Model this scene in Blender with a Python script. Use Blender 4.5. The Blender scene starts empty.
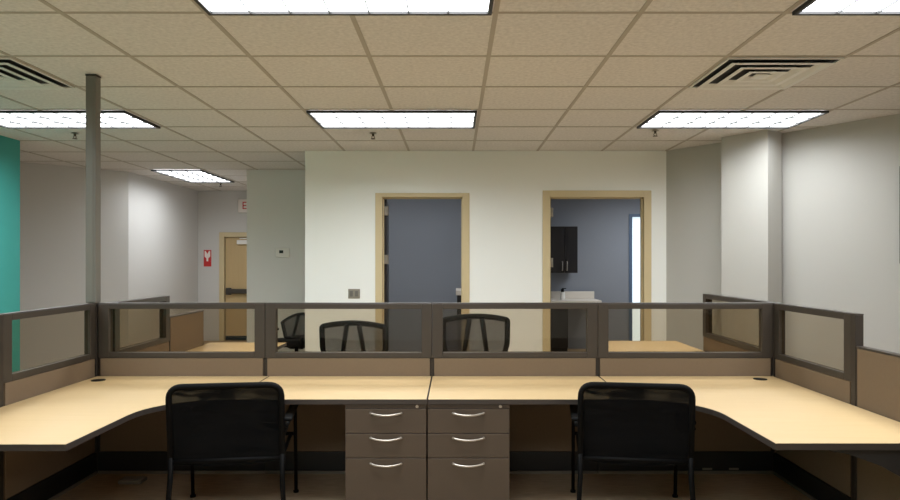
import bpy, bmesh, math, random
from mathutils import Vector, Matrix
random.seed(7)
PI = math.pi
S = bpy.context.scene
COL = S.collection

# ---------------------------------------------------------------- camera constants (900 x 500 frame)
F = 675.0            # focal length in pixels
VX, VY = 455.0, 261.0
EYE = 1.5235
CEIL = EYE + 1.338

# ---------------------------------------------------------------- materials
def lin(c):
    c /= 255.0
    return c / 12.92 if c <= 0.04045 else ((c + 0.055) / 1.055) ** 2.4
def rgb(r, g, b): return (lin(r), lin(g), lin(b), 1.0)

def mat(name, col, rough=0.6, metal=0.0, var=0.0, nscale=20.0, bump=0.0, bscale=200.0, spec=0.5, stretch=None):
    m = bpy.data.materials.new(name); m.use_nodes = True
    nt = m.node_tree; b = nt.nodes['Principled BSDF']
    b.inputs['Base Color'].default_value = col
    b.inputs['Roughness'].default_value = rough
    b.inputs['Metallic'].default_value = metal
    b.inputs['Specular IOR Level'].default_value = spec
    tc = nt.nodes.new('ShaderNodeTexCoord'); mp = nt.nodes.new('ShaderNodeMapping')
    nt.links.new(tc.outputs['Object'], mp.inputs['Vector'])
    if stretch: mp.inputs['Scale'].default_value = stretch
    if var > 0:
        n = nt.nodes.new('ShaderNodeTexNoise'); n.inputs['Scale'].default_value = nscale
        n.inputs['Detail'].default_value = 4
        nt.links.new(mp.outputs['Vector'], n.inputs['Vector'])
        r = nt.nodes.new('ShaderNodeMixRGB')
        r.inputs[1].default_value = tuple(c * (1 - var) for c in col[:3]) + (1,)
        r.inputs[2].default_value = tuple(min(1, c * (1 + var)) for c in col[:3]) + (1,)
        nt.links.new(n.outputs['Fac'], r.inputs[0]); nt.links.new(r.outputs[0], b.inputs['Base Color'])
    if bump > 0:
        n2 = nt.nodes.new('ShaderNodeTexNoise'); n2.inputs['Scale'].default_value = bscale
        n2.inputs['Detail'].default_value = 3
        nt.links.new(mp.outputs['Vector'], n2.inputs['Vector'])
        bp = nt.nodes.new('ShaderNodeBump'); bp.inputs['Strength'].default_value = bump
        bp.inputs['Distance'].default_value = 0.01
        nt.links.new(n2.outputs['Fac'], bp.inputs['Height']); nt.links.new(bp.outputs['Normal'], b.inputs['Normal'])
    return m

def emit(name, col, strength):
    m = bpy.data.materials.new(name); m.use_nodes = True
    b = m.node_tree.nodes['Principled BSDF']
    b.inputs['Base Color'].default_value = (0.8, 0.8, 0.8, 1)
    b.inputs['Emission Color'].default_value = col; b.inputs['Emission Strength'].default_value = strength
    return m

def clear(name, tint, gloss=0.06, rough=0.02):
    m = bpy.data.materials.new(name); m.use_nodes = True
    nt = m.node_tree; nt.nodes.clear()
    o = nt.nodes.new('ShaderNodeOutputMaterial'); t = nt.nodes.new('ShaderNodeBsdfTransparent')
    g = nt.nodes.new('ShaderNodeBsdfGlossy'); g.inputs['Roughness'].default_value = rough
    t.inputs['Color'].default_value = tint; x = nt.nodes.new('ShaderNodeMixShader')
    x.inputs['Fac'].default_value = gloss
    nt.links.new(t.outputs[0], x.inputs[1]); nt.links.new(g.outputs[0], x.inputs[2]); nt.links.new(x.outputs[0], o.inputs[0])
    return m

def mesh_fabric(name, col, alpha, waves=0.0, sc=6.0):
    m = bpy.data.materials.new(name); m.use_nodes = True
    nt = m.node_tree; b = nt.nodes['Principled BSDF']
    b.inputs['Base Color'].default_value = col; b.inputs['Roughness'].default_value = 0.85; b.inputs['Specular IOR Level'].default_value = 0.12
    b.inputs['Alpha'].default_value = alpha
    if waves > 0:
        tc = nt.nodes.new('ShaderNodeTexCoord'); w = nt.nodes.new('ShaderNodeTexNoise')
        mp = nt.nodes.new('ShaderNodeMapping'); mp.inputs['Scale'].default_value = (0.7, 1, 2.6)
        mp.inputs['Rotation'].default_value = (0, 0.12, 0)
        w.inputs['Scale'].default_value = sc; w.inputs['Distortion'].default_value = 1.2; w.inputs['Detail'].default_value = 1.5
        r = nt.nodes.new('ShaderNodeMapRange'); r.inputs['From Min'].default_value = 0.35; r.inputs['From Max'].default_value = 0.65
        r.inputs['To Min'].default_value = max(0, alpha - waves); r.inputs['To Max'].default_value = min(1, alpha + waves)
        nt.links.new(tc.outputs['Object'], mp.inputs['Vector']); nt.links.new(mp.outputs[0], w.inputs['Vector'])
        nt.links.new(w.outputs['Fac'], r.inputs['Value']); nt.links.new(r.outputs[0], b.inputs['Alpha'])
    return m

def wood(name, c1, c2, rough=0.35, scale=(1.2, 22, 22)):
    m = bpy.data.materials.new(name); m.use_nodes = True
    nt = m.node_tree; b = nt.nodes['Principled BSDF']; b.inputs['Roughness'].default_value = rough
    tc = nt.nodes.new('ShaderNodeTexCoord'); mp = nt.nodes.new('ShaderNodeMapping')
    mp.inputs['Scale'].default_value = scale
    n = nt.nodes.new('ShaderNodeTexNoise'); n.inputs['Scale'].default_value = 1.6; n.inputs['Detail'].default_value = 5
    n.inputs['Distortion'].default_value = 0.6
    r = nt.nodes.new('ShaderNodeMixRGB'); r.inputs[1].default_value = c1; r.inputs[2].default_value = c2
    nt.links.new(tc.outputs['Object'], mp.inputs['Vector']); nt.links.new(mp.outputs[0], n.inputs['Vector'])
    nt.links.new(n.outputs['Fac'], r.inputs[0]); nt.links.new(r.outputs[0], b.inputs['Base Color'])
    return m

M = {}
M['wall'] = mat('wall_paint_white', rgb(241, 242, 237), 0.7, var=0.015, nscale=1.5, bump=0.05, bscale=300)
M['wall_dim_slight'] = mat('wall_white_dim_slight', rgb(228, 227, 224), 0.7, var=0.015, nscale=1.5, bump=0.05, bscale=300)  # wall white dimmed a little: light level of the jog side put into colour
M['wall_dim_mid'] = mat('wall_white_dim_mid', rgb(204, 202, 199), 0.7, var=0.015, nscale=1.5, bump=0.05, bscale=300)  # same wall white dimmed further, carrying how brightly these walls are lit
M['wall_column'] = mat('wall_white_dim_most', rgb(182, 180, 174), 0.7, var=0.015, nscale=1.5, bump=0.05, bscale=300)  # same wall white dimmed most: brightness of column and angled wall set by colour
M['teal'] = mat('wall_paint_teal', rgb(62, 160, 152), 0.6, var=0.02, nscale=2, bump=0.05, bscale=300)
M['blue'] = mat('wall_paint_slate_blue', rgb(142, 147, 156), 0.7, var=0.02, nscale=2, bump=0.05, bscale=300)
M['tile'] = mat('ceiling_tile', rgb(214, 210, 206), 0.9, var=0.24, nscale=38, bump=0.35, bscale=70, spec=0.1)
M['tbar'] = mat('ceiling_grid_paint', rgb(172, 164, 152), 0.6, spec=0.2)
M['carpet'] = mat('brown_carpet', rgb(186, 165, 138), 0.95, var=0.35, nscale=9, bump=0.6, bscale=350, spec=0.05, stretch=(1, 6, 1))
M['frame'] = mat('panel_frame_paint', rgb(60, 53, 46), 0.45, bump=0.02, bscale=400)
M['frame_dark'] = mat('panel_post_dark', rgb(48, 41, 35), 0.5, bump=0.02)
M['fabric'] = mat('panel_fabric_taupe', rgb(121, 104, 85), 0.9, var=0.06, nscale=60, bump=0.2, bscale=500, spec=0.1)
M['raceway'] = mat('raceway_black', rgb(26, 25, 25), 0.5, bump=0.02)
M['trimgrey'] = mat('raceway_trim', rgb(120, 112, 100), 0.5, bump=0.02)
M['glass'] = clear('bronze_tinted_glass', (0.80, 0.755, 0.68, 1), 0.022)
M['maple'] = wood('maple_laminate', rgb(204, 178, 134), rgb(195, 167, 122), 0.45)
M['edge'] = mat('desk_edge_vinyl', rgb(52, 45, 41), 0.5, bump=0.02)
M['ped'] = mat('pedestal_paint', rgb(72, 60, 49), 0.45, bump=0.03, bscale=500)
M['ped_rail'] = mat('pedestal_rail_paint', rgb(63, 52, 43), 0.45, bump=0.03, bscale=500)
M['chrome'] = mat('satin_nickel', rgb(182, 175, 166), 0.36, 0.9, bump=0.01)
M['steel'] = mat('brushed_steel_plate', rgb(150, 143, 130), 0.4, 0.3, bump=0.02)
M['black'] = mat('black_plastic', rgb(12, 12, 13), 0.65, bump=0.03, spec=0.2)
M['blacktube'] = mat('black_steel_tube', rgb(10, 10, 11), 0.6, bump=0.01, spec=0.1)
M['seatfab'] = mat('black_seat_fabric', rgb(20, 20, 22), 0.9, var=0.2, nscale=80, bump=0.2, bscale=500)
M['mesh'] = mesh_fabric('black_chair_mesh', rgb(9, 9, 10), 0.87, 0.10)
M['meshgrey'] = mesh_fabric('grey_chair_mesh', rgb(74, 74, 80), 0.58, 0.0)
M['pole'] = mat('pole_paint_grey', rgb(112, 109, 101), 0.55, bump=0.02)
M['doorframe'] = mat('door_frame_beige', rgb(206, 188, 148), 0.45, bump=0.02)
M['doordark'] = wood('dark_door_veneer', rgb(40, 32, 28), rgb(28, 23, 20), 0.4, (20, 20, 1))
M['doorwood'] = wood('oak_door_veneer', rgb(200, 174, 128), rgb(186, 158, 112), 0.45, (22, 22, 1))
M['white'] = mat('white_plastic', rgb(232, 230, 224), 0.4, bump=0.01)
M['louver'] = mat('white_louver', rgb(58, 58, 58), 0.5, bump=0.01)
M['lightframe'] = mat('black_light_frame', rgb(30, 29, 28), 0.5, bump=0.01)
M['diffuser'] = emit('light_diffuser', (0.94, 0.97, 1.0, 1), 3.4)
M['vent'] = mat('vent_paint', rgb(216, 216, 212), 0.45, bump=0.01)
M['ventdark'] = mat('vent_throat', rgb(40, 40, 42), 0.8, bump=0.01)
M['brass'] = mat('sprinkler_metal', rgb(92, 82, 70), 0.4, 0.6, bump=0.01)
M['red'] = mat('red_sign', rgb(198, 44, 44), 0.5, bump=0.01)
M['signwhite'] = mat('sign_white', rgb(240, 232, 226), 0.5, bump=0.01)
M['cab'] = mat('black_cabinet', rgb(26, 23, 26), 0.35, bump=0.01)
M['counter'] = mat('white_countertop', rgb(228, 220, 208), 0.35, bump=0.01, var=0.03, nscale=80)
M['winframe'] = mat('window_frame_blue_grey', rgb(92, 112, 138), 0.4, bump=0.01)
M['daylight'] = emit('daylit_glass', (0.74, 0.93, 1.0, 1), 0.62)
M['screen'] = mat('dark_screen', rgb(40, 44, 40), 0.3, bump=0.01)

# ---------------------------------------------------------------- mesh helpers
def BM(): return bmesh.new()

def box(bm, x0, x1, y0, y1, z0, z1, bev=0.0, mi=0):
    r = bmesh.ops.create_cube(bm, size=1.0)
    vs = r['verts']
    for v in vs:
        v.co = Vector(((x0 + x1) / 2 + v.co.x * (x1 - x0), (y0 + y1) / 2 + v.co.y * (y1 - y0), (z0 + z1) / 2 + v.co.z * (z1 - z0)))
    fs = {f for v in vs for f in v.link_faces}
    for f in fs: f.material_index = mi
    if bev > 0:
        es = list({e for v in vs for e in v.link_edges})
        bmesh.ops.bevel(bm, geom=es, offset=bev, segments=2, affect='EDGES', profile=0.5)
    return bm

def prism(bm, poly, z0, z1, mi=0):
    vb = [bm.verts.new((p[0], p[1], z0)) for p in poly]; vt = [bm.verts.new((p[0], p[1], z1)) for p in poly]
    n = len(poly)
    fs = [bm.faces.new(vt), bm.faces.new(list(reversed(vb)))]
    for i in range(n):
        j = (i + 1) % n
        fs.append(bm.faces.new((vb[i], vb[j], vt[j], vt[i])))
    for f in fs: f.material_index = mi
    bmesh.ops.recalc_face_normals(bm, faces=fs)
    return bm

def ring(bm, outer, inner, z0, z1):
    n = len(outer)
    o0 = [bm.verts.new((p[0], p[1], z0)) for p in outer]; o1 = [bm.verts.new((p[0], p[1], z1)) for p in outer]
    i0 = [bm.verts.new((p[0], p[1], z0)) for p in inner]; i1 = [bm.verts.new((p[0], p[1], z1)) for p in inner]
    fs = []
    for a in range(n):
        b = (a + 1) % n
        fs += [bm.faces.new((o0[a], o0[b], o1[b], o1[a])), bm.faces.new((i0[b], i0[a], i1[a], i1[b])),
               bm.faces.new((o1[a], o1[b], i1[b], i1[a])), bm.faces.new((o0[b], o0[a], i0[a], i0[b]))]
    bmesh.ops.recalc_face_normals(bm, faces=fs)
    return bm

def offset(poly, d):
    """inset a counter-clockwise polygon by d"""
    n = len(poly); out = []
    for i in range(n):
        p0, p1, p2 = Vector(poly[i - 1]), Vector(poly[i]), Vector(poly[(i + 1) % n])
        a = (p1 - p0).normalized(); b = (p2 - p1).normalized()
        na, nb = Vector((-a.y, a.x)), Vector((-b.y, b.x))
        k = (na + nb); k = k / max(1e-6, k.length_squared) * 2
        out.append(tuple(p1 + k * d))
    return out

def smooth_path(pts, rad=0.05, seg=5, closed=False):
    """round the corners of a polyline"""
    pts = [Vector(p) for p in pts]; n = len(pts); out = []
    for i in range(n):
        if not closed and i in (0, n - 1): out.append(pts[i]); continue
        p0, p1, p2 = pts[i - 1], pts[i], pts[(i + 1) % n]
        d0, d1 = (p0 - p1), (p2 - p1)
        r = min(rad, d0.length * 0.45, d1.length * 0.45)
        a, c = p1 + d0.normalized() * r, p1 + d1.normalized() * r
        for k in range(seg + 1):
            t = k / seg
            out.append(a * (1 - t) ** 2 + p1 * 2 * t * (1 - t) + c * t * t)
    return out

def tube(bm, pts, r=0.012, sides=10, closed=False, flat=1.0, rend=None):
    pts = [Vector(p) for p in pts]; n = len(pts); rings = []
    up = None
    for i in range(n):
        if closed: t = pts[(i + 1) % n] - pts[i - 1]
        else: t = pts[min(i + 1, n - 1)] - pts[max(i - 1, 0)]
        t.normalize()
        if up is None:
            up = Vector((0, 1, 0)) if abs(t.y) < 0.9 else Vector((1, 0, 0))
        up = (up - t * up.dot(t)).normalized(); s = t.cross(up)
        rr = r if rend is None else r + (rend - r) * i / max(1, n - 1)
        rings.append([bm.verts.new(pts[i] + up * math.cos(2 * PI * k / sides) * rr * flat + s * math.sin(2 * PI * k / sides) * rr) for k in range(sides)])
    fs = []
    for i in range(n if closed else n - 1):
        a, b = rings[i], rings[(i + 1) % n]
        for k in range(sides):
            f = bm.faces.new((a[k], a[(k + 1) % sides], b[(k + 1) % sides], b[k])); f.smooth = True; fs.append(f)
    if not closed:
        fs.append(bm.faces.new(list(reversed(rings[0])))); fs.append(bm.faces.new(rings[-1]))
    bmesh.ops.recalc_face_normals(bm, faces=fs)
    return bm

def cyl(bm, c, r, h, axis='Z', r2=None, seg=24):
    m = Matrix.Translation(Vector(c))
    if axis == 'X': m = m @ Matrix.Rotation(PI / 2, 4, 'Y')
    if axis == 'Y': m = m @ Matrix.Rotation(PI / 2, 4, 'X')
    bmesh.ops.create_cone(bm, cap_ends=True, segments=seg, radius1=r, radius2=r if r2 is None else r2, depth=h, matrix=m)
    return bm

def obj(name, bm, m, parent=None, kind=None, smooth=False):
    me = bpy.data.meshes.new(name)
    if parent is not None:
        w = parent.location.copy(); q = parent
        while q.parent is not None: q = q.parent; w += q.location
        bmesh.ops.translate(bm, vec=-w, verts=bm.verts)
    bm.to_mesh(me); bm.free()
    for mm in (m if isinstance(m, (list, tuple)) else [m]): me.materials.append(mm)
    o = bpy.data.objects.new(name, me); COL.objects.link(o)
    if parent is not None: o.parent = parent
    if kind: o['kind'] = kind
    if smooth:
        for p in me.polygons: p.use_smooth = True
    return o

def tag(o, label, cat, group=None, kind='thing'):
    o['label'] = label; o['category'] = cat; o['kind'] = kind
    if group: o['group'] = group
    return o

def thing(name, label, cat, loc=(0, 0, 0), group=None):
    o = bpy.data.objects.new(name, None); COL.objects.link(o)
    o.empty_display_size = 0.1; o.location = loc
    return tag(o, label, cat, group)

def dup(root, loc=None, rotz=None, label=None):
    r = root.copy(); COL.objects.link(r)
    if loc is not None: r.location = loc
    if rotz is not None: r.rotation_euler = (0, 0, rotz)
    if label: r['label'] = label
    for ch in list(root.children):
        c = ch.copy(); COL.objects.link(c); c.parent = r
        for g in list(ch.children):
            d = g.copy(); COL.objects.link(d); d.parent = c
    return r

def struct(name, bm, m, parent=None):
    o = obj(name, bm, m, parent); o['kind'] = 'structure'; return o

def wallseg(bm, p, q, z0, z1, th, side=1):
    """a wall slab from p to q, its thickness to the left (side=1) or the right (-1) of the direction p>q"""
    p, q = Vector(p), Vector(q); d = (q - p).normalized(); nrm = Vector((-d.y, d.x)) * side * th
    poly = [p, q, q + nrm, p + nrm]
    if side < 0: poly.reverse()
    return prism(bm, [tuple(v) for v in poly], z0, z1)

# ---------------------------------------------------------------- the room
FY = 8.21                                  # face of the wall with the two doorways
FT = 0.14
bm = BM(); box(bm, -7.6, 6.2, -3.4, 13.4, -0.06, 0.0); struct('floor', bm, M['carpet'])

# ceiling: tiles with a metal grid
GX0, GXP, GY0, GYP = 0.22, 0.782, 5.97, 0.775
bm = BM(); box(bm, -7.6, 6.2, -3.4, 13.4, CEIL + 0.004, CEIL + 0.07)
n0 = -10
for i in range(-10, 8):
    x = GX0 + i * GXP
    if -7.5 < x < 6.1: box(bm, x - 0.014, x + 0.014, -3.4, 13.4, CEIL, CEIL + 0.005, mi=1)
for j in range(-12, 10):
    y = GY0 + j * GYP
    if -3.3 < y < 13.3: box(bm, -7.6, 6.2, y - 0.012, y + 0.012, CEIL + 0.0005, CEIL + 0.0055, mi=1)
struct('ceiling', bm, [M['tile'], M['tbar']])

# wall with the two doorways
D1 = (-0.883, 0.091); D2 = (1.155, 2.295); DH = EYE + 0.776
bm = BM()
for a, b in ((-1.824, D1[0] - 0.02), (D1[1] + 0.02, D2[0] - 0.02), (D2[1] + 0.02, 2.57)):
    box(bm, a, b, FY, FY + FT, 0, CEIL + 0.002)
for a, b in (D1, D2): box(bm, a - 0.02, b + 0.02, FY, FY + FT, DH + 0.02, CEIL + 0.002)
wb = struct('wall_back', bm, M['wall'])
# side of that block, running back to the jog wall
bm = BM(); box(bm, -1.824, -1.70, FY + FT, 10.95, 0, CEIL + 0.002); struct('wall_back_side', bm, M['wall_dim_slight'])
bm = BM(); box(bm, -3.06, -1.824, 9.92, 10.05, 0, CEIL + 0.002); struct('wall_jog', bm, M['wall_dim_slight'])
bm = BM(); box(bm, -3.06, -2.93, 10.05, 12.9, 0, CEIL + 0.002); struct('wall_corridor_right', bm, M['wall_dim_slight'])
# corridor end wall with the opening for the oak exit door
EX0, EX1, EDH = -4.40, -3.35, EYE + 0.459
bm = BM()
box(bm, -4.95, EX0 - 0.02, 12.9, 13.03, 0, CEIL + 0.002); box(bm, EX1 + 0.02, -2.93, 12.9, 13.03, 0, CEIL + 0.002)
box(bm, EX0 - 0.02, EX1 + 0.02, 12.9, 13.03, EDH + 0.02, CEIL + 0.002)
struct('wall_corridor_end', bm, M['wall_dim_mid'])
bm = BM(); wallseg(bm, (-4.91, 10.15), (-4.91, 13.03), 0, CEIL + 0.002, 0.13); struct('wall_corridor_left', bm, M['wall_dim_mid'])
bm = BM(); wallseg(bm, (-7.3, 7.60), (-4.91, 10.15), 0, CEIL + 0.002, 0.13); struct('wall_angled_left', bm, M['wall_dim_mid'])
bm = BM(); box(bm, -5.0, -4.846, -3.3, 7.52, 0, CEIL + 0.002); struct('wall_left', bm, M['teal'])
bm = BM(); box(bm, -7.42, -5.0, 7.40, 7.52, 0, CEIL + 0.002); struct('wall_left_return', bm, M['wall_dim_mid'])
# angled wall on the right, slightly bowed, then the right and rear walls
bm = BM()
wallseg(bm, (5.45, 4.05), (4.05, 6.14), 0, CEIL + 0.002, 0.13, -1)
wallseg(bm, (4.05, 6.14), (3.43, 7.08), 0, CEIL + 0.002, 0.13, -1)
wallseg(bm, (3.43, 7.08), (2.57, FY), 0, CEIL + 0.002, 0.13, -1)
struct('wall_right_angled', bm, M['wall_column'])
bm = BM(); box(bm, 5.45, 5.6, -3.3, 4.05, 0, CEIL + 0.002); struct('wall_right', bm, M['wall_dim_mid'])
bm = BM(); box(bm, -5.0, 5.6, -3.4, -3.27, 0, CEIL + 0.002); struct('wall_front', bm, M['wall'])
# boxed column in front of the angled wall
c0, c1 = Vector((2.89, 7.32)), Vector((3.195, 6.89))
d = (c1 - c0).normalized(); nn = Vector((-d.y, d.x))
if nn.x < 0: nn = -nn
k0, k1 = c0 + nn * 0.26, c1 + nn * 0.26
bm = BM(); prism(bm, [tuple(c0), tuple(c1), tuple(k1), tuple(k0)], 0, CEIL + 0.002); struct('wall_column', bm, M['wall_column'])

# rooms behind the doorways
bm = BM(); box(bm, -1.70, 0.62, 10.95, 11.07, 0, CEIL + 0.002); box(bm, 0.62, 0.74, FY + FT, 11.07, 0, CEIL + 0.002)
struct('wall_office', bm, M['blue'])
bm = BM()
box(bm, 0.74, 1.94, 11.66, 12.37, 0, CEIL + 0.002)
box(bm, 1.94, 3.02, 11.72, 12.37, 0, CEIL + 0.002); box(bm, 3.02, 3.95, 11.72, 11.9, EYE + 0.815, CEIL + 0.002)
box(bm, 3.95, 4.6, 11.72, 11.9, 0, CEIL + 0.002); box(bm, 4.48, 4.6, 8.35, 11.72, 0, CEIL + 0.002)
box(bm, 0.741, 0.86, 11.07, 11.66, 0, CEIL + 0.002)
box(bm, 2.70, 4.6, FY + 0.2, FY + 0.32, 0, CEIL + 0.002)
struct('wall_kitchenette', bm, M['blue'])
# glazed strip in the kitchenette
w = bpy.data.objects.new('window_1', None); COL.objects.link(w); w.location = (3.48, 11.75, 0); w['kind'] = 'structure'
bm = BM()
box(bm, 3.02, 3.075, 11.70, 11.80, 0, EYE + 0.815); box(bm, 3.895, 3.95, 11.70, 11.80, 0, EYE + 0.815)
box(bm, 3.075, 3.895, 11.70, 11.80, EYE + 0.765, EYE + 0.815); box(bm, 3.075, 3.895, 11.70, 11.80, 0, 0.06)
box(bm, 3.45, 3.485, 11.71, 11.79, 0.06, EYE + 0.765)
struct('window_frame', bm, M['winframe'], w)
bm = BM(); box(bm, 3.075, 3.895, 11.76, 11.775, 0.06, EYE + 0.765); struct('window_pane', bm, M['daylight'], w)

# doorways: metal frames, dark leaves swung into the rooms
def doorway(n, x0, x1, fw, hinge_zs, hd=0.05):
    r = bpy.data.objects.new('door_%d' % n, None); COL.objects.link(r); r.location = ((x0 + x1) / 2, FY, 0); r['kind'] = 'structure'
    r['label'] = ('open doorway with a beige metal frame into the slate blue office' if n == 1 else 'open doorway with a beige metal frame into the kitchenette'); 
    bm = BM(); y0, y1 = FY - 0.016, FY + FT + 0.016
    for a, b in ((x0 - fw, x0), (x1, x1 + fw)):
        box(bm, a, b, y0, FY - 0.0005, 0, DH + hd, 0.003); box(bm, a, b, FY + FT + 0.0005, y1, 0, DH + hd, 0.003)
    box(bm, x0, x1, y0, FY - 0.0005, DH, DH + hd, 0.003); box(bm, x0, x1, FY + FT + 0.0005, y1, DH, DH + hd, 0.003)
    box(bm, x0 - 0.018, x0, FY - 0.01, y1 - 0.006, 0, DH); box(bm, x1, x1 + 0.018, FY - 0.01, y1 - 0.006, 0, DH)
    box(bm, x0 - 0.018, x1 + 0.018, FY - 0.01, y1 - 0.006, DH, DH + 0.018)
    box(bm, x0, x0 + 0.014, FY + 0.05, FY + 0.09, 0, DH); box(bm, x1 - 0.014, x1, FY + 0.05, FY + 0.09, 0, DH); box(bm, x0, x1, FY + 0.05, FY + 0.09, DH - 0.014, DH)
    struct('door_frame', bm, M['doorframe'], r)
    bm = BM(); ly = FY + FT + 0.03; le = ly + (x1 - x0) - 0.04
    prism(bm, [(x0 - 0.009, ly), (x0 + 0.036, ly), (x0 - 0.030, le), (x0 - 0.075, le - 0.003)], 0.01, DH - 0.01)
    struct('door_leaf', bm, M['doordark'], r)
    for z in hinge_zs:
        bm = BM(); box(bm, x0 + 0.001, x0 + 0.05, FY + FT - 0.02, FY + FT + 0.0295, z - 0.055, z + 0.055, 0.003)
        cyl(bm, (x0 + 0.052, FY + FT + 0.012, z), 0.009, 0.115, seg=10); struct('hinge', bm, M['steel'], r)
    return r
doorway(1, D1[0], D1[1], 0.085, (0.3, EYE + 0.02, EYE + 0.62))
doorway(2, D2[0], D2[1], 0.09, (0.3, EYE - 0.02, EYE + 0.60), 0.08)

# exit door at the corridor end
r = bpy.data.objects.new('door_3', None); COL.objects.link(r); r.location = ((EX0 + EX1) / 2, 12.9, 0); r['kind'] = 'structure'
r['label'] = 'oak veneer exit door with push bar at the end of the corridor'
bm = BM()
for a, b in ((EX0 - 0.1, EX0), (EX1, EX1 + 0.1)): box(bm, a, b, 12.875, 12.899, 0, EDH + 0.09, 0.003)
box(bm, EX0, EX1, 12.875, 12.899, EDH, EDH + 0.09, 0.003)
box(bm, EX0 - 0.018, EX0, 12.88, 13.03, 0, EDH); box(bm, EX1, EX1 + 0.018, 12.88, 13.03, 0, EDH); box(bm, EX0, EX1, 12.88, 13.03, EDH, EDH + 0.018)
struct('door_frame', bm, M['doorframe'], r)
bm = BM(); box(bm, EX0 + 0.004, EX1 - 0.004, 12.93, 12.98, 0.09, EDH - 0.005, 0.002); struct('door_leaf', bm, M['doorwood'], r)
bm = BM(); box(bm, EX0 + 0.004, EX1 - 0.004, 12.925, 12.98, 0.012, 0.09, 0.002); struct('door_sweep', bm, M['black'], r)
bm = BM(); box(bm, EX0 + 0.05, EX1 - 0.05, 12.855, 12.90, 0.90, 0.99, 0.008); box(bm, EX0 + 0.03, EX0 + 0.12, 12.86, 12.929, 0.88, 1.01, 0.006); box(bm, EX1 - 0.12, EX1 - 0.03, 12.86, 12.929, 0.88, 1.01, 0.006)
struct('push_bar', bm, M['frame'], r)
bm = BM(); box(bm, EX0 + 0.24, EX0 + 0.62, 12.86, 12.929, EDH - 0.14, EDH - 0.06, 0.006); box(bm, EX0 + 0.3, EX0 + 0.72, 12.84, 12.86, EDH - 0.04, EDH - 0.022, 0.002)
struct('door_closer', bm, M['white'], r)

# window or door casing at the right edge
bm = BM(); p = Vector((4.045, 6.12)); q = Vector((4.65, 5.21)); dd = (q - p).normalized(); nn2 = Vector((dd.y, -dd.x))
if nn2.x > 0: nn2 = -nn2
def onwall(bm, a, b, z0, z1, t0, t1):
    P = [p + dd * a + nn2 * t0, p + dd * b + nn2 * t0, p + dd * b + nn2 * t1, p + dd * a + nn2 * t1]
    prism(bm, [tuple(v) for v in P], z0, z1)
w2 = bpy.data.objects.new('window_2', None); COL.objects.link(w2); w2.location = (4.3, 5.7, 0); w2['kind'] = 'structure'
for a, b, z0, z1 in ((0.0, 0.05, 1.5, 2.38), (0.75, 0.80, 1.5, 2.38), (0.05, 0.75, 2.33, 2.38), (0.05, 0.75, 1.5, 1.55)): onwall(bm, a, b, z0, z1, 0.002, 0.03)
struct('window_frame', bm, M['black'], w2)
bm = BM(); onwall(bm, 0.05, 0.75, 1.55, 2.33, 0.006, 0.012); struct('window_pane', bm, M['screen'], w2)

# ---------------------------------------------------------------- ceiling fixtures
def ceiling_light(x0, y0, w, h, label, power, along='X'):
    g = 'recessed ceiling lights'
    x1, y1 = x0 + w, y0 + h; cx, cy = (x0 + x1) / 2, (y0 + y1) / 2
    t = thing('ceiling_light', label, 'ceiling light', (cx, cy, CEIL), g)
    a, fwd = 0.024, 0.022
    bm = BM(); zb, zt = CEIL - 0.022, CEIL - 0.0005
    box(bm, x0 + a, x1 - a, y0 + a, y0 + a + fwd, zb, zt, 0.002); box(bm, x0 + a, x1 - a, y1 - a - fwd, y1 - a, zb, zt, 0.002)
    box(bm, x0 + a, x0 + a + fwd, y0 + a + fwd, y1 - a - fwd, zb, zt, 0.002); box(bm, x1 - a - fwd, x1 - a, y0 + a + fwd, y1 - a - fwd, zb, zt, 0.002)
    obj('frame', bm, M['lightframe'], t)
    i = a + fwd
    bm = BM(); box(bm, x0 + i, x1 - i, y0 + i, y1 - i, CEIL - 0.006, CEIL - 0.001); obj('diffuser', bm, M['diffuser'], t)
    bm = BM(); W, H = (x1 - x0 - 2 * i), (y1 - y0 - 2 * i)
    nx, ny = (7, 3) if along == 'X' else (3, 7)
    for k in range(1, nx): box(bm, x0 + i + W * k / nx - 0.003, x0 + i + W * k / nx + 0.003, y0 + i, y1 - i, CEIL - 0.020, CEIL - 0.0065)
    for k in range(1, ny): box(bm, x0 + i, x1 - i, y0 + i + H * k / ny - 0.003, y0 + i + H * k / ny + 0.003, CEIL - 0.0195, CEIL - 0.0065)
    obj('louver', bm, M['louver'], t)
    L = bpy.data.lights.new('tubes', 'AREA'); L.shape = 'RECTANGLE'; L.size = W; L.size_y = H; L.energy = power
    L.color = (0.92, 0.965, 1.0); L.spread = math.radians(160)
    lo = bpy.data.objects.new('tubes', L); COL.objects.link(lo); lo.parent = t; lo.location = (0, 0, -0.0063)
    return t
PW = 34.0
LW, LH = 2 * GXP, GYP
gx = lambda i: GX0 + i * GXP
gy = lambda j: GY0 + j * GYP
ceiling_light(gx(-2), gy(0), LW, LH, 'lit ceiling light in front of the wall with two doorways, above its left doorway', PW)
ceiling_light(gx(2), gy(0), LW, LH, 'lit ceiling light between the whole square air vent and the white column', 26)
ceiling_light(gx(-6), gy(0), LW, LH, 'lit ceiling light whose view is crossed by the tall grey pole', PW)
ceiling_light(gx(-2), gy(-4), LW, LH, 'largest lit ceiling light, cut off by the top edge above the middle', PW)
ceiling_light(gx(2), gy(-4), LW, LH, 'lit ceiling light cut off by the top edge at the right corner', PW)
ceiling_light(gx(-6), gy(5), GXP, 2 * GYP, 'small lengthwise ceiling light over the corridor near the exit sign', 15, 'Y')
for i in (-6, -2, 2):
    ceiling_light(gx(i), gy(-8), LW, LH, 'lit recessed ceiling light out of the picture above the viewer', PW)
ceiling_light(gx(-6), gy(-4), LW, LH, 'lit recessed ceiling light out of the picture above the viewer', PW)
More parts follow.
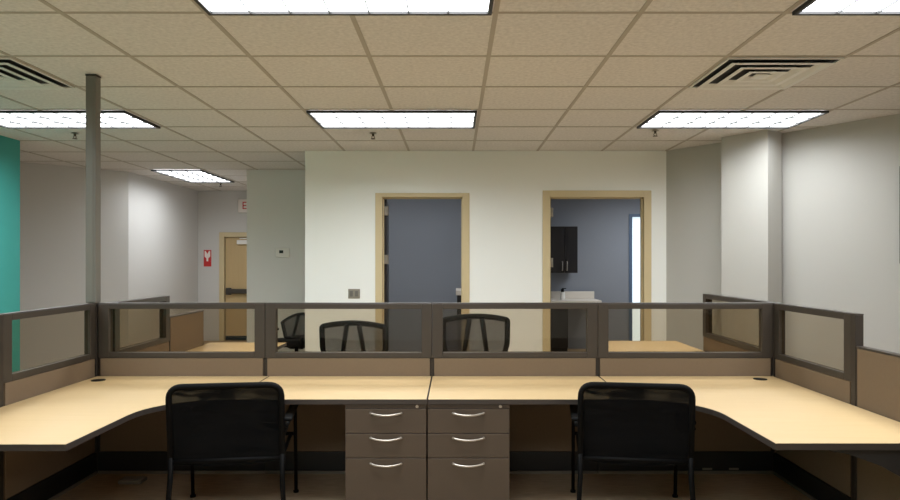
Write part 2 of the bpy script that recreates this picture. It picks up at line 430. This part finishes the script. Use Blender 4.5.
ceiling_light(gx(3), gy(5), LW, LH, 'added unseen ceiling light that brightens the kitchenette behind the doorway wall', 24)  # unseen lamp added to lift the light in the kitchenette
ceiling_light(gx(-2), gy(4), LW, LH, 'added unseen ceiling light that brightens the blue office behind the doorway wall', 5)  # weak unseen lamp added so the office is not too dark

def air_vent(x0, y0, label):
    t = thing('air_vent', label, 'air vent', (x0 + GXP / 2, y0 + GYP / 2, CEIL), 'square ceiling air vents')
    x1, y1 = x0 + GXP, y0 + GYP; cx, cy = (x0 + x1) / 2, (y0 + y1) / 2
    bm = BM(); box(bm, x0 + 0.022, x1 - 0.022, y0 + 0.022, y1 - 0.022, CEIL - 0.002, CEIL - 0.0005); obj('throat', bm, M['ventdark'], t)
    def cone(bm, r0, r1, z0, z1, lip=0.022, th=0.003):
        prof = [(r0 + lip, z0), (r0, z0), (r1, z1), (r1, z1 + th), (r0 + 0.002, z0 + th), (r0 + lip, z0 + th)]
        rings = [[bm.verts.new((cx + a * r, cy + b * r, z)) for a, b in ((-1, -1), (1, -1), (1, 1), (-1, 1))] for r, z in prof]
        fs = []; n = len(prof)
        for q in range(n):
            A, B = rings[q], rings[(q + 1) % n]
            for k in range(4):
                l = (k + 1) % 4; fs.append(bm.faces.new((A[k], A[l], B[l], B[k])))
        bmesh.ops.recalc_face_normals(bm, faces=fs)
    bm = BM(); box(bm, x0 + 0.01, x1 - 0.01, y0 + 0.01, y0 + 0.024, CEIL - 0.012, CEIL - 0.0005, 0.002); box(bm, x0 + 0.01, x1 - 0.01, y1 - 0.024, y1 - 0.01, CEIL - 0.012, CEIL - 0.0005, 0.002)
    box(bm, x0 + 0.01, x0 + 0.024, y0 + 0.024, y1 - 0.024, CEIL - 0.012, CEIL - 0.0005, 0.002); box(bm, x1 - 0.024, x1 - 0.01, y0 + 0.024, y1 - 0.024, CEIL - 0.012, CEIL - 0.0005, 0.002)
    obj('frame', bm, M['vent'], t)
    for r0, r1 in ((0.308, 0.272), (0.203, 0.167), (0.103, 0.070)):
        bm = BM(); cone(bm, r0, r1, CEIL - 0.030, CEIL - 0.006, 0.034); obj('louver', bm, M['vent'], t)
    bm = BM(); box(bm, cx - 0.055, cx + 0.055, cy - 0.055, cy + 0.055, CEIL - 0.028, CEIL - 0.022); obj('center_plate', bm, M['vent'], t)
    return t
air_vent(gx(2), gy(-2), 'square ceiling air vent seen whole, with stepped louvers')
air_vent(gx(-5), gy(-2), 'square ceiling air vent cut off by the left edge of the picture')

def sprinkler(x, y, label):
    t = thing('fire_sprinkler', label, 'sprinkler', (x, y, CEIL), 'ceiling fire sprinklers')
    bm = BM(); cyl(bm, (x, y, CEIL - 0.005), 0.04, 0.009, r2=0.03); obj('escutcheon', bm, M['steel'], t)
    bm = BM(); cyl(bm, (x, y, CEIL - 0.022), 0.012, 0.026)
    for s in (-1, 1): tube(bm, [(x + s * 0.010, y, CEIL - 0.034), (x + s * 0.017, y, CEIL - 0.045), (x + s * 0.004, y, CEIL - 0.060)], 0.0035, 6)
    obj('body', bm, M['brass'], t)
    bm = BM(); cyl(bm, (x, y, CEIL - 0.062), 0.024, 0.005, seg=16); obj('deflector', bm, M['brass'], t)
sprinkler(-0.856, 7.05, 'fire sprinkler on the ceiling above the left doorway')
sprinkler(2.047, 6.90, 'fire sprinkler on the ceiling above the right doorway')
sprinkler(-3.97, 7.05, 'fire sprinkler on the ceiling beside the teal wall')
sprinkler(-4.03, 11.6, 'fire sprinkler on the ceiling at the exit corridor')

# ---------------------------------------------------------------- cubicle panels
T = 0.06
PH, GT, GB, RB, LOWH = 1.2227, 1.180, 0.868, 0.829, 1.04
RZ = 0.156
def cubicle_panel(label, p0, p1, glazed=True, outlets=(), T=0.06):
    """panel between two floor points; its visible (front) face lies along p0>p1, body on the far side of it (local +Y)"""
    p0, p1 = Vector(p0), Vector(p1); L = (p1 - p0).length; ang = math.atan2(p1.y - p0.y, p1.x - p0.x)
    nm = 'cubicle_panel'
    t = thing(nm, label, 'cubicle panel', (0, 0, 0), 'grey brown cubicle panels')
    g = 0.0015; H = PH if glazed else LOWH
    mid = T / 2
    bm = BM()
    if glazed:
        st = 0.076
        box(bm, g, st, 0, T, RB, PH - 0.006, 0.003); box(bm, L - st, L - g, 0, T, RB, PH - 0.006, 0.003)
        box(bm, st, L - st, 0, T, GT, PH - 0.006, 0.003); box(bm, st, L - st, 0, T, RB, GB, 0.003)
    else:
        box(bm, g, 0.03, 0.002, T - 0.002, RZ, LOWH - 0.006, 0.002); box(bm, L - 0.03, L - g, 0.002, T - 0.002, RZ, LOWH - 0.006, 0.002)
        box(bm, 0.03, L - 0.03, 0.002, T - 0.002, LOWH - 0.03, LOWH - 0.006, 0.002)
    obj('frame', bm, M['frame'], t)
    top = RB - 0.003 if glazed else LOWH - 0.012
    bm = BM(); box(bm, 0.0002, L - 0.0002, 0.014, T - 0.014, 0.03, (RB - 0.001) if glazed else LOWH - 0.031); obj('core', bm, M['frame_dark'], t)
    for y0, y1 in ((0.0, 0.0135), (T - 0.0135, T)):
        e = 0.016 if glazed else 0.012
        bm = BM(); box(bm, e, L - e, y0, y1, RZ + 0.004, top - (0 if glazed else 0.0), 0.003); obj('fabric_tile', bm, M['fabric'], t)
    bm = BM(); box(bm, g, L - g, -0.004, T + 0.004, 0.022, RZ, 0.004); obj('raceway', bm, M['raceway'], t)
    bm = BM(); box(bm, g, L - g, -0.007, T + 0.007, 0.0, 0.021, 0.002); obj('base_trim', bm, M['trimgrey'], t)
    bm = BM(); box(bm, g, L - g, -0.001, T + 0.001, H - 0.0055, H, 0.002); obj('top_cap', bm, M['frame'], t)
    if glazed:
        bm = BM(); box(bm, 0.0765, L - 0.0765, mid - 0.004, mid + 0.004, GB + 0.0005, GT - 0.0005); obj('glass', bm, M['glass'], t)
    for u in outlets:
        bm = BM(); box(bm, u - 0.035, u + 0.035, -0.009, -0.0045, 0.030, 0.044, 0.002); obj('outlet', bm, M['steel'], t)
    t.location = (p0.x, p0.y, 0); t.rotation_euler = (0, 0, ang)
    return t
SY = 4.8336                                    # front face of the spine
XL, XR = -2.565, 2.280                         # inner faces of the near side panels
SE = [-2.557, -1.3606, -0.1647, 1.024, 2.277]
cubicle_panel('glass-topped spine panel by the grey pole, leftmost of the row across the desks', (SE[0], SY), (SE[1], SY))
cubicle_panel('glass-topped spine panel directly left of the centre seam, over the left drawer pedestal', (SE[1], SY), (SE[2], SY))
cubicle_panel('glass-topped spine panel directly right of the centre seam, over the right drawer pedestal', (SE[2], SY), (SE[3], SY))
cubicle_panel('glass-topped spine panel behind the right front chair, rightmost of the row across the desks', (SE[3], SY), (SE[4], SY), outlets=(0.78, 0.97))
EYL, EYR = 3.835, 3.885
# near side panels: the front face must look at the desks
cubicle_panel('glass-topped side panel along the left near desk, teal wall seen through it', (XL, EYL), (XL, SY - 0.009), T=0.044)
cubicle_panel('lower solid panel at the left picture edge, in front of the glass one', (XL, 2.3), (XL, EYL - 0.05), glazed=False, T=0.044)
cubicle_panel('glass-topped side panel along the right near desk, ending in a dark post', (XR, SY - 0.009), (XR, EYR), T=0.044)
cubicle_panel('lower solid fabric panel at the right picture edge, beside the right near desk', (XR, EYR - 0.045), (XR, 2.3), glazed=False, T=0.044)
# far side panels
FXL, FXR = -2.47, 2.285
cubicle_panel('far glass-topped panel seen through the leftmost spine glass, rising above it', (FXL, SY + T + 0.009), (FXL, 5.85))
cubicle_panel('far lower solid panel standing on the far left desk line, seen through glass', (FXL, 5.852), (FXL, 6.64), glazed=False)
cubicle_panel('far glass-topped panel behind the right spine glass, in front of the white column', (FXR, 6.23), (FXR, SY + T + 0.009))

def post(x0, x1, y0, y1, h, label):
    t = thing('panel_post', label, 'panel post', ((x0 + x1) / 2, (y0 + y1) / 2, 0), 'dark panel connector posts')
    bm = BM(); box(bm, x0, x1, y0, y1, 0.0, h - 0.008, 0.003); obj('post', bm, M['frame_dark'], t)
    bm = BM(); box(bm, x0 - 0.001, x1 + 0.001, y0 - 0.001, y1 + 0.001, h - 0.0075, h, 0.002); obj('cap', bm, M['frame'], t)
post(XL - T, XL - 0.001, SY, SY + T, PH, 'corner post under the tall grey pole')
post(XR - 0.002, XR + T, SY + 0.0005, SY + T, PH, 'corner post where the right side glass panel meets the spine')
post(XL - 0.046, XL + 0.002, EYL - 0.048, EYL - 0.001, PH, 'end post of the left side glass panel at the picture edge')
post(XR - 0.002, XR + 0.046, EYR - 0.044, EYR - 0.001, PH, 'free end post of the right side glass panel')

t = thing('power_pole', 'tall square grey power pole rising from the left panel corner to the ceiling', 'power pole', (XL - 0.045, SY + 0.03, PH))
bm = BM(); x0, x1, y0, y1 = XL - 0.080, XL - 0.004, SY - 0.004, SY + 0.066
box(bm, x0, x1, y0, y1, PH + 0.001, CEIL - 0.013, 0.006); obj('shaft', bm, M['pole'], t)
bm = BM(); box(bm, x0 + 0.02, x1 - 0.02, y0 - 0.003, y0 - 0.0005, PH + 0.01, CEIL - 0.014); obj('cover_strip', bm, M['pole'], t)
bm = BM(); box(bm, x0 - 0.001, x1 + 0.001, y0 - 0.001, y1 + 0.001, CEIL - 0.012, CEIL - 0.001, 0.002); obj('ceiling_collar', bm, M['frame'], t)

# ---------------------------------------------------------------- worktops
DZ0, DZ1 = 0.670, 0.700
def arc(cx, cy, r, a0, a1, n=10): return [(cx + r * math.cos(math.radians(a0 + (a1 - a0) * k / n)), cy + r * math.sin(math.radians(a0 + (a1 - a0) * k / n))) for k in range(n + 1)]
def worktop(label, poly, grommet=None, group='maple worktops'):
    a = sum(poly[i][0] * poly[(i + 1) % len(poly)][1] - poly[(i + 1) % len(poly)][0] * poly[i][1] for i in range(len(poly)))
    if a < 0: poly = poly[::-1]
    cx = sum(q[0] for q in poly) / len(poly); cy = sum(q[1] for q in poly) / len(poly)
    t = thing('worktop', label, 'worktop', (cx, cy, DZ0), group)
    inner = offset(poly, 0.0035)
    bm = BM(); prism(bm, inner, DZ0, DZ1); obj('top', bm, M['maple'], t)
    bm = BM(); ring(bm, poly, offset(poly, 0.003), DZ0, DZ1 - 0.001); obj('edge_band', bm, M['edge'], t)
    if grommet:
        bm = BM(); cyl(bm, (grommet[0], grommet[1], DZ1 + 0.001), 0.046, 0.005, seg=32); cyl(bm, (grommet[0], grommet[1], DZ1 + 0.003), 0.034, 0.004, seg=32)
        obj('grommet', bm, M['black'], t)
    return t
DF, DB = 4.015, SY - 0.004                      # front and back edge of the straight run
RLY, RRY = 3.03, 3.046                          # ends of the returns
ILX, IRX = -1.746, 1.446
wl = [(XL + 0.004, DB), (XL + 0.004, RLY), (ILX, RLY)] + arc(ILX + 0.4, DF - 0.4, 0.4, 180, 90) + [(-1.332, DF), (-1.332, DB)]
worktop('L-shaped maple worktop at the left, curving in behind the left front chair', wl, (-2.46, 4.655))
worktop('straight maple worktop left of the centre seam, above the left drawer pedestal', [(-1.328, DF), (-0.167, DF), (-0.167, DB), (-1.328, DB)])
worktop('straight maple worktop right of the centre seam, above the right drawer pedestal', [(-0.163, DF), (1.026, DF), (1.026, DB), (-0.163, DB)])
wr = [(XR - 0.004, DB), (XR - 0.004, RRY), (IRX, RRY)] + arc(IRX - 0.4, DF - 0.4, 0.4, 0, 90) + [(1.030, DF), (1.030, DB)]
worktop('L-shaped maple worktop at the right, its pointed front corner by the lower panel', wr, (2.125, 4.70))
# far stations behind the spine
fy = SY + T + 0.004
fl = [(FXL + 0.004, fy), (FXL + 0.004, 6.82), (-1.70, 6.82), (-1.70, 6.10)] + arc(-1.40, 6.0, 0.3, 180, 270)[1:] + [(-0.17, 5.70), (-0.17, fy)]
worktop('far left worktop beyond the spine, by the far solid panel', fl)
fr = [(FXR - 0.004, fy), (FXR - 0.004, 6.97)] + arc(1.40, 6.92, 0.05, 90, 180) + [(1.35, 6.10)] + arc(1.05, 6.0, 0.3, 0, -90)[1:] + [(-0.163, 5.70), (-0.163, fy)]
worktop('far right worktop beyond the spine, seen through the right spine glass', fr)

# triangular bracket under the right return
t = thing('desk_bracket', 'dark triangular cantilever bracket under the right desk end', 'desk bracket', (XR, 3.09, DZ0))
bm = BM(); b0 = [(1.72, DZ0 - 0.001), (XR - 0.002, DZ0 - 0.001), (XR - 0.002, 0.40), (2.15, 0.475), (1.95, 0.585), (1.80, 0.640), (1.72, DZ0 - 0.018)]
v0 = [bm.verts.new((a, 3.085, z)) for a, z in b0]; v1 = [bm.verts.new((a, 3.115, z)) for a, z in b0]
fs = [bm.faces.new(v0), bm.faces.new(v1[::-1])] + [bm.faces.new((v0[i], v0[(i + 1) % 7], v1[(i + 1) % 7], v1[i])) for i in range(7)]
bmesh.ops.recalc_face_normals(bm, faces=fs); obj('gusset', bm, M['raceway'], t)
bm = BM(); box(bm, 1.74, XR - 0.01, 3.116, 3.15, DZ0 - 0.012, DZ0 - 0.001); obj('flange', bm, M['raceway'], t)

# ---------------------------------------------------------------- drawer pedestals
PY = 4.045
def pedestal(label, x0, x1, hx):
    t = thing('drawer_pedestal', label, 'drawer pedestal', ((x0 + x1) / 2, PY + 0.3, 0), 'drawer pedestals under the centre worktops')
    bm = BM(); box(bm, x0 + 0.002, x1 - 0.002, PY, SY - 0.012, 0.03, DZ0 - 0.001, 0.002); box(bm, x0 + 0.02, x1 - 0.02, PY + 0.03, SY - 0.05, 0.0, 0.03); obj('body', bm, M['ped'], t)
    bm = BM(); box(bm, x0 + 0.002, x1 - 0.002, PY - 0.022, PY - 0.0005, 0.6465, DZ0 - 0.002, 0.002); rail = obj('top_rail', bm, M['ped_rail'], t)
    bm = BM(); lx = x1 - 0.058; cyl(bm, (lx, PY - 0.025, 0.657), 0.009, 0.006, 'Y', seg=20); box(bm, lx - 0.002, lx + 0.002, PY - 0.030, PY - 0.028, 0.652, 0.662); obj('lock', bm, M['chrome'], rail)
    for z0, z1, hz in ((0.4965, 0.6435, 0.614), (0.350, 0.4935, 0.466), (0.06, 0.347, 0.313)):
        bm = BM(); box(bm, x0 + 0.003, x1 - 0.003, PY - 0.022, PY - 0.0005, z0, z1, 0.003); dr = obj('drawer', bm, M['ped'], t)
        bm = BM(); pts = []
        for k in range(13):
            s = -1 + 2 * k / 12.0; c = 1 - s * s
            pts.append((hx + s * 0.096, PY - 0.024 - 0.028 * c, hz - 0.010 * c + 0.004))
        tube(bm, pts, 0.0065, 8)
        for s in (-1, 1): cyl(bm, (hx + s * 0.09, PY - 0.025, hz + 0.003), 0.007, 0.012, 'Y', seg=12)
        obj('handle', bm, M['chrome'], dr)
    return t
pedestal('brown three-drawer pedestal left of the centre seam, next to the left knee space', -0.657, -0.168, -0.412)
pedestal('brown three-drawer pedestal right of the centre seam, next to the right knee space', -0.166, 0.328, 0.080)

# ---------------------------------------------------------------- guest chairs in front
def slab_poly(bm, pts, th):
    """a thin slab through a loop of 3d points, thickness along +Y"""
    a = [bm.verts.new(q) for q in pts]; b = [bm.verts.new((q[0], q[1] + th, q[2])) for q in pts]; n = len(pts)
    fs = [bm.faces.new(a), bm.faces.new(b[::-1])] + [bm.faces.new((a[i], b[i], b[(i + 1) % n], a[(i + 1) % n])) for i in range(n)]
    bmesh.ops.recalc_face_normals(bm, faces=fs)

def guest_chair(label):
    t = thing('guest_chair', label, 'chair', (0, 0, 0), 'black mesh chairs at the near desks')
    by = lambda z: -0.27 - (z - 0.45) * 0.13
    hw, zt, zb = 0.304, 0.828, 0.375
    loop = [(-hw, by(zb), zb), (-hw, by(zt), zt), (hw, by(zt), zt), (hw, by(zb), zb)]
    lp = smooth_path(loop, 0.075, 7)
    bm = BM(); tube(bm, lp, 0.017, 10); obj('back_frame', bm, M['blacktube'], t)
    inner = [(q.x * 0.965, q.y, zb + 0.012 + (q.z - zb) * 0.955) for q in lp]
    inner += [(hw * 0.965 * (1 - 2 * k / 10), by(zb), zb + 0.012 - 0.02 * (1 - (1 - 2 * k / 10) ** 2)) for k in range(1, 10)]
    bm = BM(); slab_poly(bm, inner, 0.003); obj('back_mesh', bm, M['mesh'], t)
    bm = BM(); box(bm, -0.285, 0.285, -0.25, 0.27, 0.42, 0.485, 0.025); obj('seat', bm, M['seatfab'], t, smooth=True)
    bm = BM()
    tube(bm, [(-0.318, -0.262, 0.40), (0.318, -0.262, 0.40)], 0.012, 8); tube(bm, [(-0.318, 0.24, 0.41), (0.318, 0.24, 0.41)], 0.012, 8)
    for s in (-1, 1): tube(bm, [(s * 0.3, -0.262, 0.405), (s * 0.3, 0.24, 0.405)], 0.012, 8)
    obj('seat_frame', bm, M['blacktube'], t)
    for s in (-1, 1):
        bm = BM(); tube(bm, [(s * hw, by(0.44), 0.44), (s * hw, -0.28, 0.3), (s * 0.322, -0.315, 0.008)], 0.0145, 10); cyl(bm, (s * 0.322, -0.315, 0.007), 0.018, 0.014, seg=12)
        obj('leg', bm, M['blacktube'], t)
        bm = BM(); tube(bm, smooth_path([(s * 0.325, 0.33, 0.008), (s * 0.325, 0.27, 0.57), (s * 0.325, -0.24, 0.58)], 0.07, 6), 0.0115, 10); cyl(bm, (s * 0.325, 0.33, 0.007), 0.018, 0.014, seg=12)
        obj('leg', bm, M['blacktube'], t)
        bm = BM(); box(bm, s * 0.325 - 0.027, s * 0.325 + 0.027, -0.19, 0.25, 0.588, 0.612, 0.010); obj('arm_pad', bm, M['black'], t, smooth=True)
    return t
g1 = guest_chair('black mesh-back chair pushed under the left part of the near desks')
th = math.radians(8)
CY = 4.06
def put(g, bx, byy, a):
    g.location = (bx - 0.30 * math.sin(a), byy + 0.30 * math.cos(a), 0); g.rotation_euler = (0, 0, a)
put(g1, -1.282, 3.78, th)
g2 = dup(g1, label='black mesh-back chair pushed under the right part of the near desks')
put(g2, 1.012, 3.78, -th)

# ---------------------------------------------------------------- task chairs beyond the spine
def task_chair(label, zt, hw=0.285, arms=False, zs=0.48, mesh=None, arch_h=0.034):
    t = thing('task_chair', label, 'chair', (0, 0, 0), 'black task chairs beyond the spine')
    # chair faces +Y locally, back at y = -0.25
    by = lambda z: -0.24 - (z - zs) * 0.12
    zb = zs + 0.10
    arch = [(-hw + 0.05, by(zb), zb), (-hw, by(zb + 0.2), zb + 0.2), (-hw, by(zt - 0.04), zt - arch_h)]
    n = 8
    arch += [(-hw + 2 * hw * k / n, by(zt) - 0.0, zt - arch_h + arch_h * (1 - (2 * k / n - 1) ** 2)) for k in range(1, n)]
    arch += [(hw, by(zt - 0.04), zt - arch_h), (hw, by(zb + 0.2), zb + 0.2), (hw - 0.05, by(zb), zb)]
    lp = smooth_path(arch, 0.02, 3, True)
    bm = BM(); tube(bm, lp, 0.025, 10, True, flat=0.6); obj('back_frame', bm, M['black'], t)
    bm = BM(); slab_poly(bm, [(q.x * 0.96, q.y + 0.004, zb + 0.01 + (q.z - zb) * 0.97) for q in lp], 0.003); obj('back_mesh', bm, mesh or M['meshgrey'], t)
    for s in (-1, 1):
        bm = BM(); tube(bm, [(s * 0.055, by(zt) - 0.012, zt - 0.02), (s * 0.085, by((zt + zb) / 2) - 0.03, (zt + zb) / 2), (s * 0.12, by(zb) - 0.02, zb)], 0.021, 8); obj('back_spine', bm, M['black'], t)
    bm = BM(); box(bm, -0.25, 0.25, -0.22, 0.28, zs - 0.04, zs + 0.04, 0.03); obj('seat', bm, M['seatfab'], t, smooth=True)
    bm = BM(); tube(bm, [(0, -0.10, zs - 0.06), (0, -0.28, zs - 0.05), (0, by(zb) - 0.02, zb)], 0.022, 8); box(bm, -0.12, 0.12, -0.14, 0.14, zs - 0.075, zs - 0.041, 0.008); obj('mechanism', bm, M['black'], t)
    bm = BM(); cyl(bm, (0, 0, (zs - 0.076 + 0.115) / 2), 0.026, zs - 0.076 - 0.115, seg=16); obj('gas_column', bm, M['blacktube'], t)
    bm = BM(); cyl(bm, (0, 0, 0.10), 0.045, 0.03, seg=16)
    for k in range(5):
        a = 2 * PI * k / 5 + 0.3; tube(bm, [(0.03 * math.cos(a), 0.03 * math.sin(a), 0.105), (0.29 * math.cos(a), 0.29 * math.sin(a), 0.075)], 0.022, 8, rend=0.014)
    obj('star_base', bm, M['black'], t)
    for k in range(5):
        a = 2 * PI * k / 5 + 0.3; c = (0.29 * math.cos(a), 0.29 * math.sin(a), 0.031)
        bm = BM(); cyl(bm, (c[0], c[1], c[2]), 0.03, 0.045, 'X', seg=14); obj('caster', bm, M['black'], t)
    if arms:
        for s in (-1, 1):
            bm = BM(); tube(bm, smooth_path([(s * 0.22, -0.05, zs - 0.05), (s * 0.31, -0.05, zs - 0.04), (s * 0.31, -0.03, zs + 0.19)], 0.05, 5), 0.016, 8)
            box(bm, s * 0.31 - 0.035, s * 0.31 + 0.035, -0.18, 0.22, zs + 0.19, zs + 0.22, 0.012); obj('arm', bm, M['black'], t)
    return t
k1 = task_chair('black mesh task chair seen through glass below the left doorway', 0.98, 0.283, zs=0.46)
k1.location = (-0.865, 6.22, 0); k1.rotation_euler = (0, 0, -0.09)
k2 = task_chair('black mesh task chair seen through glass between the two doorways', 1.04, 0.283, zs=0.50)
k2.location = (0.162, 6.22, 0); k2.rotation_euler = (0, 0, 0.06)
k3 = task_chair('black armchair on casters half hidden by the wall corner, before the grey wall', 0.825, 0.26, True, 0.42, arch_h=0.10)
k3.location = (-2.16, 9.2, 0); k3.rotation_euler = (0, 0, math.radians(28))

# ---------------------------------------------------------------- things on the walls
t = thing('mounted_thermostat', 'small white thermostat with dark screen on the grey wall', 'thermostat', (-2.55, 9.92, 1.65))
bm = BM(); box(bm, -2.63, -2.425, 9.885, 9.9195, 1.575, 1.715, 0.012); obj('housing', bm, M['white'], t)
bm = BM(); box(bm, -2.575, -2.515, 9.882, 9.8845, 1.637, 1.68, 0.001); obj('screen', bm, M['screen'], t)

t = thing('outlet_plate', 'steel wall outlet plate on the white wall left of the doorway', 'outlet', (-1.227, FY, 1.13))
bm = BM(); box(bm, -1.298, -1.155, FY - 0.008, FY - 0.0005, 1.068, 1.184, 0.003); obj('plate', bm, M['steel'], t)
for s in (-1, 1):
    bm = BM(); box(bm, -1.227 + s * 0.033 - 0.019, -1.227 + s * 0.033 + 0.019, FY - 0.013, FY - 0.0085, 1.092, 1.16, 0.003); obj('socket', bm, M['pole'], t)

t = thing('exit_sign', 'white exit sign with red letters above the oak door, partly hidden by the grey wall', 'exit sign', (-3.93, 12.9, 2.55))
bm = BM(); box(bm, -4.13, -3.60, 12.845, 12.8995, EYE + 48.5 * 12.87 / F, EYE + 61.5 * 12.87 / F, 0.008); obj('housing', bm, M['signwhite'], t)
cu = bpy.data.curves.new('lettering', 'FONT'); cu.body = 'EXIT'; cu.size = 0.20; cu.extrude = 0.002; cu.align_x = 'CENTER'; cu.align_y = 'CENTER'
cu.materials.append(M['red']); tmp = bpy.data.objects.new('lettering_curve', cu); COL.objects.link(tmp)
bpy.context.view_layer.update(); me = bpy.data.meshes.new_from_object(tmp.evaluated_get(bpy.context.evaluated_depsgraph_get()))
bpy.data.objects.remove(tmp); bpy.data.curves.remove(cu); tx = bpy.data.objects.new('lettering', me); COL.objects.link(tx); tx.parent = t
tx.location = (-3.87 - t.location.x + 0.01, 12.842 - 12.9, EYE + 55 * 12.87 / F - 2.55); tx.rotation_euler = (PI / 2, 0, 0); tx.scale = (0.95, 1, 1)

t = thing('fire_extinguisher_sign', 'red and white fire extinguisher sign on the wall left of the oak door', 'sign', (-4.73, 12.9, 1.6))
sx0, sx1 = (203.7 - VX) * 12.89 / F, (211.2 - VX) * 12.89 / F; sz0, sz1 = EYE - 5.5 * 12.89 / F, EYE + 11 * 12.89 / F
bm = BM(); box(bm, sx0, sx1, 12.89, 12.8995, sz0, sz1, 0.002); obj('board', bm, M['red'], t)
bm = BM(); box(bm, sx0 + 0.018, sx1 - 0.018, 12.887, 12.8895, sz0 + 0.10, sz1 - 0.018); obj('white_field', bm, M['signwhite'], t)
bm = BM(); mx = (sx0 + sx1) / 2
ar = [(mx - 0.03, sz1 - 0.018), (mx + 0.03, sz1 - 0.018), (mx, sz1 - 0.075)]
for tri in (ar, [(sx0 + 0.018, sz0 + 0.10), (mx - 0.018, sz0 + 0.10), (mx - 0.018, sz0 + 0.155), (sx0 + 0.018, sz0 + 0.19)], [(sx1 - 0.018, sz0 + 0.10), (sx1 - 0.018, sz0 + 0.19), (mx + 0.018, sz0 + 0.155), (mx + 0.018, sz0 + 0.10)]):
    a = [bm.verts.new((x, 12.8845, z)) for x, z in tri]; b = [bm.verts.new((x, 12.8868, z)) for x, z in tri]; n = len(tri)
    fs = [bm.faces.new(a), bm.faces.new(b[::-1])] + [bm.faces.new((a[i], a[(i + 1) % n], b[(i + 1) % n], b[i])) for i in range(n)]
    bmesh.ops.recalc_face_normals(bm, faces=fs)
obj('pictogram', bm, M['red'], t)

# small nick / clip on the right lower panel
t = thing('label_holder', 'small pale clip on the lower panel at the right picture edge', 'label holder', (XR - 0.004, 3.24, 1.02))
bm = BM(); box(bm, XR - 0.010, XR - 0.001, 3.18, 3.285, 1.003, 1.013, 0.002); obj('clip', bm, M['chrome'], t)

# floor box under the left desk
t = thing('floor_outlet_box', 'small grey outlet box on the carpet under the left desk', 'floor outlet', (-2.22, 4.65, 0))
bm = BM(); box(bm, -2.30, -2.14, 4.60, 4.70, 0.0005, 0.026, 0.006); obj('box', bm, M['trimgrey'], t)
bm = BM(); box(bm, -2.285, -2.155, 4.615, 4.685, 0.0262, 0.030, 0.001); obj('lid', bm, M['steel'], t)

# ---------------------------------------------------------------- kitchenette and office furniture
t = thing('hanging_cabinet', 'black two-door wall cabinet in the kitchenette above the counter', 'cabinet', (1.79, 11.5, 1.32))
bm = BM(); box(bm, 1.50, 2.045, 11.26, 11.658, 1.325, 2.10, 0.003); obj('body', bm, M['cab'], t)
for x0, x1, hx in ((1.503, 1.822, 1.785), (1.826, 2.042, 1.862)):
    bm = BM(); box(bm, x0, x1, 11.238, 11.2595, 1.328, 2.097, 0.003); box(bm, x0 + 0.04, x1 - 0.04, 11.234, 11.2375, 1.37, 2.055, 0.002); dr = obj('door', bm, M['cab'], t)
    bm = BM(); tube(bm, smooth_path([(hx, 11.235, 1.37), (hx, 11.205, 1.37), (hx, 11.205, 1.51), (hx, 11.235, 1.51)], 0.01, 3), 0.010, 8); obj('handle', bm, M['chrome'], dr)

t = thing('kitchen_counter', 'white kitchenette countertop with low backsplash against the blue wall', 'countertop', (1.7, 11.4, 0.87))
bm = BM(); box(bm, 0.87, 2.40, 11.04, 11.658, 0.835, 0.877, 0.006); obj('top', bm, M['counter'], t)
bm = BM(); box(bm, 0.87, 2.40, 11.63, 11.657, 0.8775, 1.0, 0.004); obj('backsplash', bm, M['counter'], t)
t = thing('base_cabinet', 'black base cabinet under the white kitchenette counter', 'cabinet', (1.4, 11.4, 0))
bm = BM(); box(bm, 0.87, 1.86, 11.10, 11.65, 0.10, 0.834, 0.003); box(bm, 0.87, 1.86, 11.16, 11.65, 0, 0.10); obj('body', bm, M['cab'], t)
for x0, x1 in ((0.873, 1.36), (1.364, 1.857)):
    bm = BM(); box(bm, x0, x1, 11.08, 11.0995, 0.105, 0.83, 0.003); obj('door', bm, M['cab'], t)
t = thing('pump_bottle', 'small white bottle with dark cap standing on the kitchenette counter', 'bottle', (1.80, 11.3, 0.878))
bm = BM(); cyl(bm, (1.80, 11.3, 0.941), 0.045, 0.126, r2=0.04, seg=20); obj('bottle', bm, M['white'], t, smooth=False)
bm = BM(); cyl(bm, (1.80, 11.3, 1.030), 0.026, 0.05, seg=16); box(bm, 1.79, 1.86, 11.29, 11.31, 1.056, 1.07, 0.003); obj('cap', bm, M['black'], t)

t = thing('office_cabinet', 'black cabinet with white top just inside the left doorway', 'cabinet', (0.28, 9.9, 0))
bm = BM(); box(bm, 0.03, 0.60, 9.60, 10.4, 0.0, 1.035, 0.004); obj('body', bm, M['cab'], t)
bm = BM(); box(bm, 0.015, 0.61, 9.58, 10.4, 1.036, 1.105, 0.004); obj('top', bm, M['counter'], t)

# ---------------------------------------------------------------- world, camera, view
W = bpy.data.worlds.new('World'); S.world = W; W.use_nodes = True
W.node_tree.nodes['Background'].inputs[0].default_value = (0.5, 0.55, 0.6, 1); W.node_tree.nodes['Background'].inputs[1].default_value = 0.02
cd = bpy.data.cameras.new('Camera'); cam = bpy.data.objects.new('Camera', cd); COL.objects.link(cam)
cd.sensor_width = 36.0; cd.lens = F / 900.0 * 36.0
cd.shift_x = -(VX - 450) / 900.0; cd.shift_y = (VY - 250) / 900.0
cam.location = (0, 0, EYE); cam.rotation_euler = (PI / 2, 0, 0)
cd.clip_start = 0.02; cd.clip_end = 100
S.camera = cam
S.view_settings.view_transform = 'Standard'; S.view_settings.look = 'None'
S.view_settings.exposure = 0.52; S.view_settings.gamma = 1.0; S.view_settings.use_curve_mapping = False
